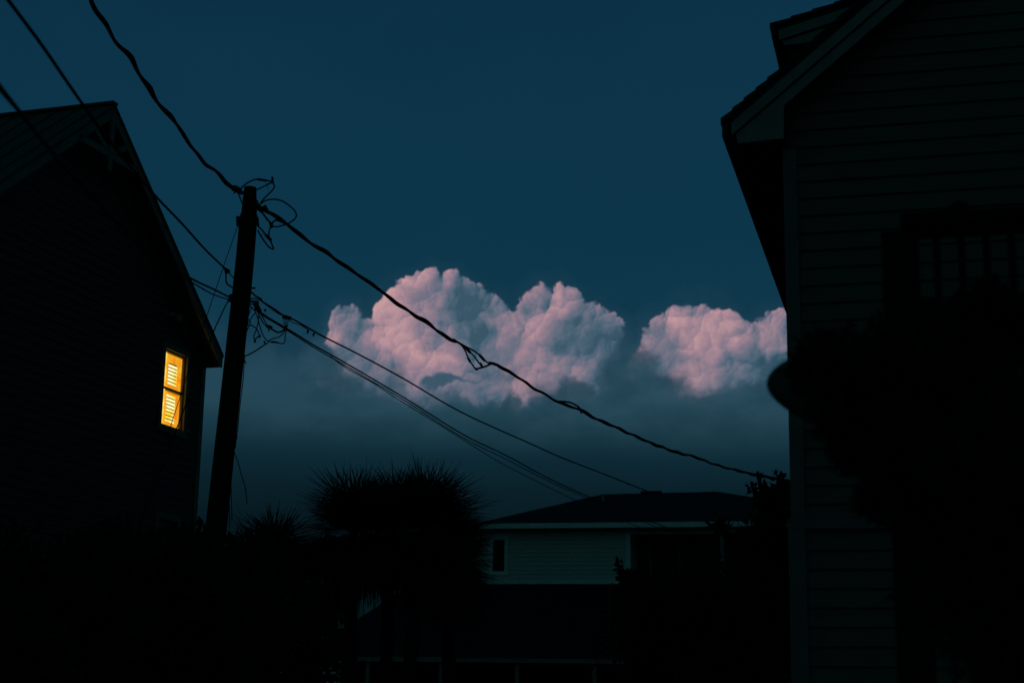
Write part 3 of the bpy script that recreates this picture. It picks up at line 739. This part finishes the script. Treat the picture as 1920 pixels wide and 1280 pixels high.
wire('twisted_cable', 'thick twisted cable from the pole top across the pink cloud with a spread splice midway', [(492,392),(515,404),(540,421),(570,447),(610,472),(660,508),(700,534),(740,566),(790,598),(835,630),(855,640)], 22.5, 28.5, .023, 2, .011, 1.7, seed=5, drift=.016)
# the spread splice and the rest of the main cable
sp = thing('cable_splice', 'splice on the main cable where its strands fan apart in front of the cloud', 'cable splice', at(895, 680, 29.0))
def spp(L, Y): return [at(820+x/6.4, 600+y/6.4, Y) - sp.location for x, y in L]
for L_, r in (([(170,240),(270,285),(330,360),(370,450),(410,520),(460,590)], 1.5), ([(170,230),(280,280),(350,350),(430,420),(490,500),(540,560)], 1.5),
              ([(200,235),(330,310),(440,370),(510,420),(570,480),(620,520),(670,525)], 1.6), ([(455,590),(530,570),(590,550),(650,525),(700,540)], 1.9)):
    MB().tube(catmull(spp(L_, 29.0), 6), r*29/FPX, 6).build('strand', 'rubber', sp, smooth=True)
for L_, r in (([(365,450),(400,510)], 2.6), ([(510,510),(540,560)], 2.6), ([(500,410),(570,490)], 3.0), ([(340,330),(400,395)], 3.2), ([(455,575),(480,600)], 2.6), ([(175,235),(225,260)], 4.0)):
    MB().tube(catmull(spp(L_, 29.0), 4), [r*.7*29/FPX]+[r*29/FPX]*3+[r*.7*29/FPX], 8).build('sleeve', 'steel', sp, smooth=True)
wire('twisted_cable', 'thick twisted cable from the splice down to the leafy tree by the right house', [(918,681),(932,682),(950,694),(975,710),(1000,727),(1030,744),(1050,754),(1085,768),(1130,790),(1180,812),(1240,838),(1300,856),(1360,876),(1420,890),(1480,901),(1560,915)], 29.2, 42, .023, 2, .011, 1.7, seed=8, drift=.018)
o = MB().tube(catmull([at(x, y, 31.4) for x, y in ((1048,752),(1068,754),(1084,762),(1089,770),(1090,775))], 6), .018, 6).build('cable_loop', 'rubber', None, smooth=True)
o['label'] = 'short slack loop standing off the main cable right of the splice'; o['category'] = 'cable loop'
wire('overhead_wire', 'blurred wire dropping from the top left corner to a joint left of the pole', [(-10,-40),(15,0),(75,80),(130,160),(185,238),(235,300),(290,366),(340,418),(385,468),(428,509)], 9.5, 22.4, .0135, seed=1)
wire('overhead_wire', 'short drop loop between the joint and the pole below it', Z6([(755,240),(765,330),(765,430),(800,490),(880,540)]), 22.4, 22.5, .012)
wire('overhead_wire', 'thin tail from the joint straight on to the pole', Z6([(720,190),(790,260),(890,365),(960,420)]), 22.4, 22.6, .008)
o = MB().tube([at(420, 502, 22.4), at(424, 506, 22.4), at(428, 509, 22.4), at(430, 511, 22.4)], [.015,.03,.035,.02], 8).build('wire_clamp', 'steel'); o['label'] = 'small clamp at the joint of the wire left of the pole'; o['category'] = 'clamp'
wire('overhead_wire', 'widest blurred wire crossing the left edge and the left house front', [(-30,118),(0,163),(37,210),(87,272),(150,342),(237,432),(300,487),(362,524),(400,542),(432,558)], 8.0, 22.3, .0135)
wire('overhead_wire', 'lower of the two wires meeting the pole from the left house side', [(-30,130),(2,172),(41,216),(92,280),(155,352),(240,440),(305,497),(366,533),(400,552),(434,563)], 8.0, 22.3, .0095)
gw = 'guy wires on the left of the pole'
wire('guy_wire', 'thin guy wire slanting down from the upper bracket of the pole', [(447,420),(418,503),(390,586),(334,755),(235,1060),(60,1585)], 22.6, 19.5, .006, cat='guy wire', group=gw)
wire('guy_wire', 'thicker guy wire slanting down from the lower bracket of the pole', [(430,559),(404,613),(375,690),(345,767),(240,1045),(32,1590)], 22.6, 19.3, .009, cat='guy wire', group=gw)
g2 = 'overhead cables strung from the utility pole'
wire('overhead_wire', 'upper telephone cable from the lower pole hardware to the far house roof', [(470,547),(488,562),(515,583),(535,593),(560,603),(580,616),(595,625),(680,668),(759,711),(868,774),(996,832),(1054,858),(1132,888),(1235,928),(1356,967),(1400,979),(1480,1002)], 22.5, 48, .0135, seed=2)
wire('overhead_wire', 'light lashing wire under the start of the upper telephone cable', [(494,566),(515,579),(530,590),(548,604),(565,610),(580,620)], 22.6, 23.8, .007)
wire('overhead_wire', 'middle pair of telephone cables, the upper strand', [(478,578),(497,592),(540,617),(590,648),(649,681),(759,746),(868,814),(952,855),(1030,897),(1108,932),(1218,976),(1270,997),(1330,1020)], 22.5, 48, .0125, seed=4)
wire('overhead_wire', 'middle pair of telephone cables, the lower strand', [(478,580),(497,594),(540,620),(590,652),(649,686),(759,751),(868,820),(952,862),(1030,902),(1100,933),(1205,977),(1262,999)], 22.5, 48, .0095, seed=4)
wire('overhead_wire', 'lowest and thinnest telephone wire diverging under the pair', [(620,668),(649,690),(700,718),(744,747),(832,801),(923,858),(977,887),(1074,935),(1170,976),(1228,1000)], 25, 48, .008, seed=4)
# terminal box and clips on the upper telephone cable
tb_ = thing('cable_terminal', 'small box with a comb of wires hung on the telephone cable right of the pole', 'cable terminal', at(537, 596, 23.2))
def tpp(L): return [at(440+x/6.4, 480+y/6.4, 23.2) - tb_.location for x, y in L]
MB().tube(tpp([(570,735),(600,730),(680,745)]), [.02,.034,.024], 8).build('box', 'steel', tb_)
for k in range(6):
    MB().tube(catmull(tpp([(580+k*15, 750), (584+k*12, 800), (606+k*5, 850), (618, 880)]), 4), .004, 5).build('comb_wire', 'rubber', tb_)
for i, (x, y) in enumerate(((578, 619), (589, 624))):
    o = MB().tube([at(x, y, 24.2), at(x-2, y+6, 24.2)], [.02, .012], 6).build('cable_clip', 'steel')
    o['label'] = ('left' if i == 0 else 'right')+' of two small clips under the telephone cable left of the cloud'; o['category'] = 'cable clip'; o['group'] = 'clips on the telephone cable'

# ------------------------------------------------------------------ palms
def fan_palm(px, py, Y, R, trunk_px, seed, label, nf=46, up=1.0, tr=.16):
    rng = np.random.default_rng(seed); c = at(px, py, Y); g0 = at(trunk_px[0], trunk_px[1], Y)
    lean = (g0-c)/max(.1, (c.z-g0.z)); foot = c + lean*c.z
    root = thing('palm_tree', label, 'palm tree', (foot.x, foot.y, 0), group='fan palms in front of the far house')
    cl = np.array(c - root.location)
    mb = MB(); tp = [Vector(cl)*k + Vector((.05*math.sin(k*5),0,0)) for k in np.linspace(0, 1, 14)]
    mb.tube(tp, [tr*(1.15-.25*k) + (.02 if i % 2 else 0) for i, k in enumerate(np.linspace(0, 1, 14))], 12)
    mb.build('trunk', 'bark', root)
    V = []; F = []
    for i in range(nf):
        ph = i*2.399963; t = (i+.5)/nf
        el = math.radians(86-150*t**.9) + rng.normal()*.10
        d = np.array([math.cos(ph)*math.cos(el), math.sin(ph)*math.cos(el), math.sin(el)])
        pet = R*(.26+.24*rng.random()); sidev = np.cross(d, [0,0,1]); sidev /= (np.linalg.norm(sidev)+1e-9)
        nrm = np.cross(sidev, d)
        hub = cl + d*pet; w = .018
        b = len(V); V += [cl+sidev*w, hub+sidev*w*.7, hub-sidev*w*.7, cl-sidev*w]; F.append((b,b+1,b+2,b+3))
        nl = 30; BL = R*(.46+.30*rng.random())
        for k in range(nl):
            a = math.radians(-115+230*(k+.5)/nl) + rng.normal()*.03
            dd = d*math.cos(a) + sidev*math.sin(a); dd = dd + nrm*(.18*abs(math.sin(a))+rng.normal()*.04)
            L = BL*(.80+.28*math.cos(a*.7))*(.85+.3*rng.random()); prev = hub
            wd = np.cross(dd, nrm); wd /= np.linalg.norm(wd)+1e-9; ww = .014
            drop = .14*L*(.5+rng.random())
            m1 = hub+dd*L*.55-np.array([0,0,drop*.18]); m2 = hub+dd*L-np.array([0,0,drop])
            b = len(V); V += [hub-wd*ww*.7, hub+wd*ww*.7, m1+wd*ww, m1-wd*ww, m2+wd*.002, m2-wd*.002]
            F += [(b,b+1,b+2,b+3),(b+3,b+2,b+4,b+5)]
    np_mesh('crown', np.array(V), np.array(F), 'palm', root)
    # hanging dead fronds under the crown
    V = []; F = []
    for i in range(260):
        ph = rng.random()*6.28; r_ = R*(.10+.42*rng.random()); z0 = -.0-R*.35*rng.random(); L = R*(.35+.5*rng.random())
        p = cl + np.array([math.cos(ph)*r_, math.sin(ph)*r_, z0]); q = p + np.array([math.cos(ph)*.15*R*rng.random(), math.sin(ph)*.15*R*rng.random(), -L])
        wd = np.array([-math.sin(ph), math.cos(ph), 0])*.03
        b = len(V); V += [p-wd, p+wd, q+wd*.2, q-wd*.2]; F.append((b,b+1,b+2,b+3))
    np_mesh('dead_frond_skirt', np.array(V), np.array(F), 'palm', root)
    return root
fan_palm(800, 998, 42.0, 2.0, (767,1230), 11, 'tallest fan palm with the widest crown, just left of the far house window', nf=92)
fan_palm(664, 1004, 41.0, 1.85, (655,1230), 12, 'second fan palm, its crown merging with the tallest one on the left', nf=86)
fan_palm(508, 1076, 39.0, 1.65, (505,1230), 13, 'small low fan palm close to the right of the utility pole', nf=64)
fan_palm(590, 1092, 43.0, 1.5, (586,1230), 14, 'lowest fan palm hanging between the small palm and the second palm', nf=60)
fan_palm(736, 1000, 44.0, 1.9, (722,1230), 15, 'fan palm standing behind, between the two tall crowns', nf=78)
fan_palm(846, 1056, 43.0, 1.6, (840,1230), 16, 'fan palm whose low fronds reach the far house window', nf=80)

# ------------------------------------------------------------------ shrubs and trees
def shrub(name, label, cat, px, py, Y, lobes, n, size, seed, group=None, asp=.5, stems=5, trunk=None, shell=.45):
    """lobes: (px, py, rx, rz) in photo pixels at distance Y"""
    rng = np.random.default_rng(seed); b = at(px, py, Y)
    root = thing(name, label, cat, (b.x, b.y, 0), group=group); k = Y/FPX
    LB = []
    for (x, y, rx, rz_) in lobes:
        c = at(x, y, Y + rng.normal()*.25) - root.location
        LB.append(((c.x, c.y, c.z), (rx*k, max(rx, rz_)*k*.8, rz_*k)))
    v, f = leaves(rng, LB, n, size, asp, shell)
    np_mesh('crown' if cat == 'tree' else 'foliage', v, f, 'leaf', root)
    mb = MB()
    for i, (c, r) in enumerate(LB):
        c = Vector(c); mid = Vector((c.x*.12, c.y*.3, c.z*.8))
        mb.tube(catmull([Vector((.04*i-.1, 0, 0)), mid, c, c+Vector((r[0]*.3*rng.normal(), 0, r[2]*.15))], 5), [max(.006, .045*(1-j/16)) for j in range(16)], 6)
        for q in range(stems):
            d = Vector(rng.normal(size=3)); d.normalize(); d.z = abs(d.z)*.8+.1
            e = c + Vector((d.x*r[0], d.y*r[1], d.z*r[2]))*.95
            mb.tube([c*.6+mid*.4, c.lerp(e, .5)+Vector(rng.normal(size=3))*.03, e], [.014, .009, .004], 5)
    mb.build('trunk' if cat == 'tree' else 'stem', 'bark', root)
    return root
hg = 'shrubs massed below the left house'
shrub('leafy_bush', 'dark bush at the lower left corner of the picture', 'bush', 60, 1250, 13.0, [(40,1120,110,110),(130,1180,120,110),(10,1240,120,120)], 5000, .11, 21, hg)
shrub('leafy_bush', 'dark bush with loose top below the lit window', 'bush', 250, 1250, 15.0, [(210,1085,110,85),(310,1100,110,90),(230,1200,150,120),(350,1220,120,110),(190,1030,40,40)], 7000, .12, 22, hg)
shrub('leafy_bush', 'dark bush around the foot of the utility pole', 'bush', 420, 1250, 20.0, [(400,1060,70,55),(460,1080,80,70),(350,1060,60,60),(430,1180,130,110),(540,1220,110,90)], 7000, .14, 23, hg)
shrub('flowering_shrub', 'sprigs standing in the gap between the left house corner and the pole', 'shrub', 368, 1100, 27.0, [(368,1010,14,18),(375,990,10,8),(362,1045,22,40),(372,1120,40,60)], 700, .10, 24)
rg = 'dark bushes in front of the far house'
shrub('leafy_bush', 'big dark bush right of the shingled wall of the far house', 'bush', 1290, 1270, 30.0, [(1290,1130,110,75),(1220,1190,70,90),(1360,1130,110,80),(1440,1150,80,110),(1300,1220,160,100),(1210,1120,40,45),(1420,1240,120,90)], 16000, .11, 25, rg, shell=.35)
shrub('leafy_bush', 'bush with a bare pointed sprig leaning over the corner of the far house', 'bush', 1185, 1240, 29.0, [(1200,1105,34,34),(1178,1085,14,16),(1185,1150,40,50),(1160,1060,5,12),(1166,1074,7,9)], 1500, .10, 26, rg)
shrub('broadleaf_tree', 'slender leafy tree rising to the twisted cable beside the right house corner', 'tree', 1450, 1200, 21.0,
      [(1410,912,10,9),(1421,892,8,4),(1461,896,12,7),(1445,925,30,18),(1472,915,14,14),(1455,960,40,38),(1430,1000,30,35),(1468,1030,40,70),(1350,986,26,8),(1400,1040,34,50),(1450,1120,60,70)], 3800, .085, 27, shell=.2)
# tree and bush close to the camera in front of the right house deck
shrub('broadleaf_tree', 'nearest leafy tree, a black mass in front of the deck at the right edge', 'tree', 1850, 1270, 6.6,
      [(1556,690,66,60),(1610,790,76,60),(1680,700,100,90),(1690,850,80,80),(1780,640,90,70),(1870,620,90,70),(1800,780,130,120),(1900,900,140,140),(1720,900,70,80),(1860,1100,140,160),(1740,590,26,22),(1850,560,34,30),(1590,850,34,24),(1640,930,30,34)], 34000, .05, 28, shell=.1)

# ------------------------------------------------------------------ deck with railing
KY = 8.0; KF = Frame(at(1680, 420, KY), -14.6)
DK = thing('raised_deck', 'dark blurred deck with post and baluster railing in front of the right house', 'deck', KF.o, KF.t)
kz1 = KF.on(1760, 405)[1]; kz2 = KF.on(1800, 440)[1]; zf = kz1-1.02
x0k = KF.on(1652, 420)[0]; x1k = x0k+.185
mb = MB(); mb.box(x0k, x1k, -.06, .125, 0, kz1-.09); mb.build('post', 'wood', DK)
mb = MB(); mb.box(x0k+.10, x0k+3.2, -.08, .10, kz1-.05, kz1); mb.build('top_rail', 'wood', DK)
mb = MB(); mb.box(x1k, x0k+3.2, .0, .04, kz2, kz1-.051); mb.build('rail_board', 'wood', DK)
mb = MB(); mb.box(x1k, x0k+3.2, .0, .04, zf+.08, zf+.17); mb.build('bottom_rail', 'wood', DK)
for i in range(14):
    x = KF.on(1751, 500)[0] + i*.1245
    mb = MB(); mb.box(x, x+.036, .041, .077, zf+.06, kz1-.06); mb.build('baluster', 'wood', DK)
mb = MB(); mb.box(x0k-.02, x0k+3.3, -.10, 1.6, zf-.04, zf); mb.box(x0k+.0, x0k+3.3, -.07, -.03, zf-.28, zf-.041); mb.build('deck_floor', 'wood', DK)
mb = MB(); mb.box(x0k+2.9, x0k+3.05, -.03, .125, 0, zf-.29); mb.build('post', 'wood', DK)
# post-cap ornament on the rail
cx_, cz_ = KF.on(1797, 385); mb = MB()
mb.tube([(cx_, .01, kz1-.002), (cx_, .01, kz1+.03), (cx_+.01, .01, kz1+.06), (cx_, .01, kz1+.075)], [.05,.06,.04,.012], 12)
o = mb.build('finial_cap', 'wood', DK, smooth=True)
# surfboard lying on the deck, nose sticking out past the post
nx = at(1437, 711, KY-.25); dirn = (KF.d*1.0 + KF.y*.15 + Vector((0,0,-.11))).normalized()
SB = MB(); Ls, Ws, Tk = 2.1, .58, .07
side = Vector((0.05, -.45, .9)); side = (side - dirn*side.dot(dirn)).normalized(); up_ = dirn.cross(side)
N1, N2 = 26, 16
for i in range(N1+1):
    t = (i/N1)**1.9; s_ = Ls*t
    w = .40*math.sqrt(s_+1e-6); w = w if w < .22 else .22+(.31-.22)*(1-math.exp(-(w-.22)/.09))
    w *= (1 if t < .6 else math.cos((t-.6)/.4*1.2)); w = max(w, .002)
    th = Tk/2*min(1, (t/.12)**.5+.1)
    for k in range(N2):
        a = 2*math.pi*k/N2
        p = dirn*s_ + side*(w*math.cos(a)) + up_*(th*math.sin(a) + .05*(1-min(1, t/.3))**2)
        SB.v.append(tuple(p))
for i in range(N1):
    for k in range(N2):
        q = (k+1) % N2; SB.f.append((i*N2+k, i*N2+q, (i+1)*N2+q, (i+1)*N2+k))
SB.f.append(tuple(range(N2))[::-1]); SB.f.append(tuple(N1*N2+k for k in range(N2)))
o = SB.build('surfboard', 'board', None, smooth=True); o.location = nx
o['label'] = 'pale board with a rounded nose jutting left past the right house corner'; o['category'] = 'surfboard'
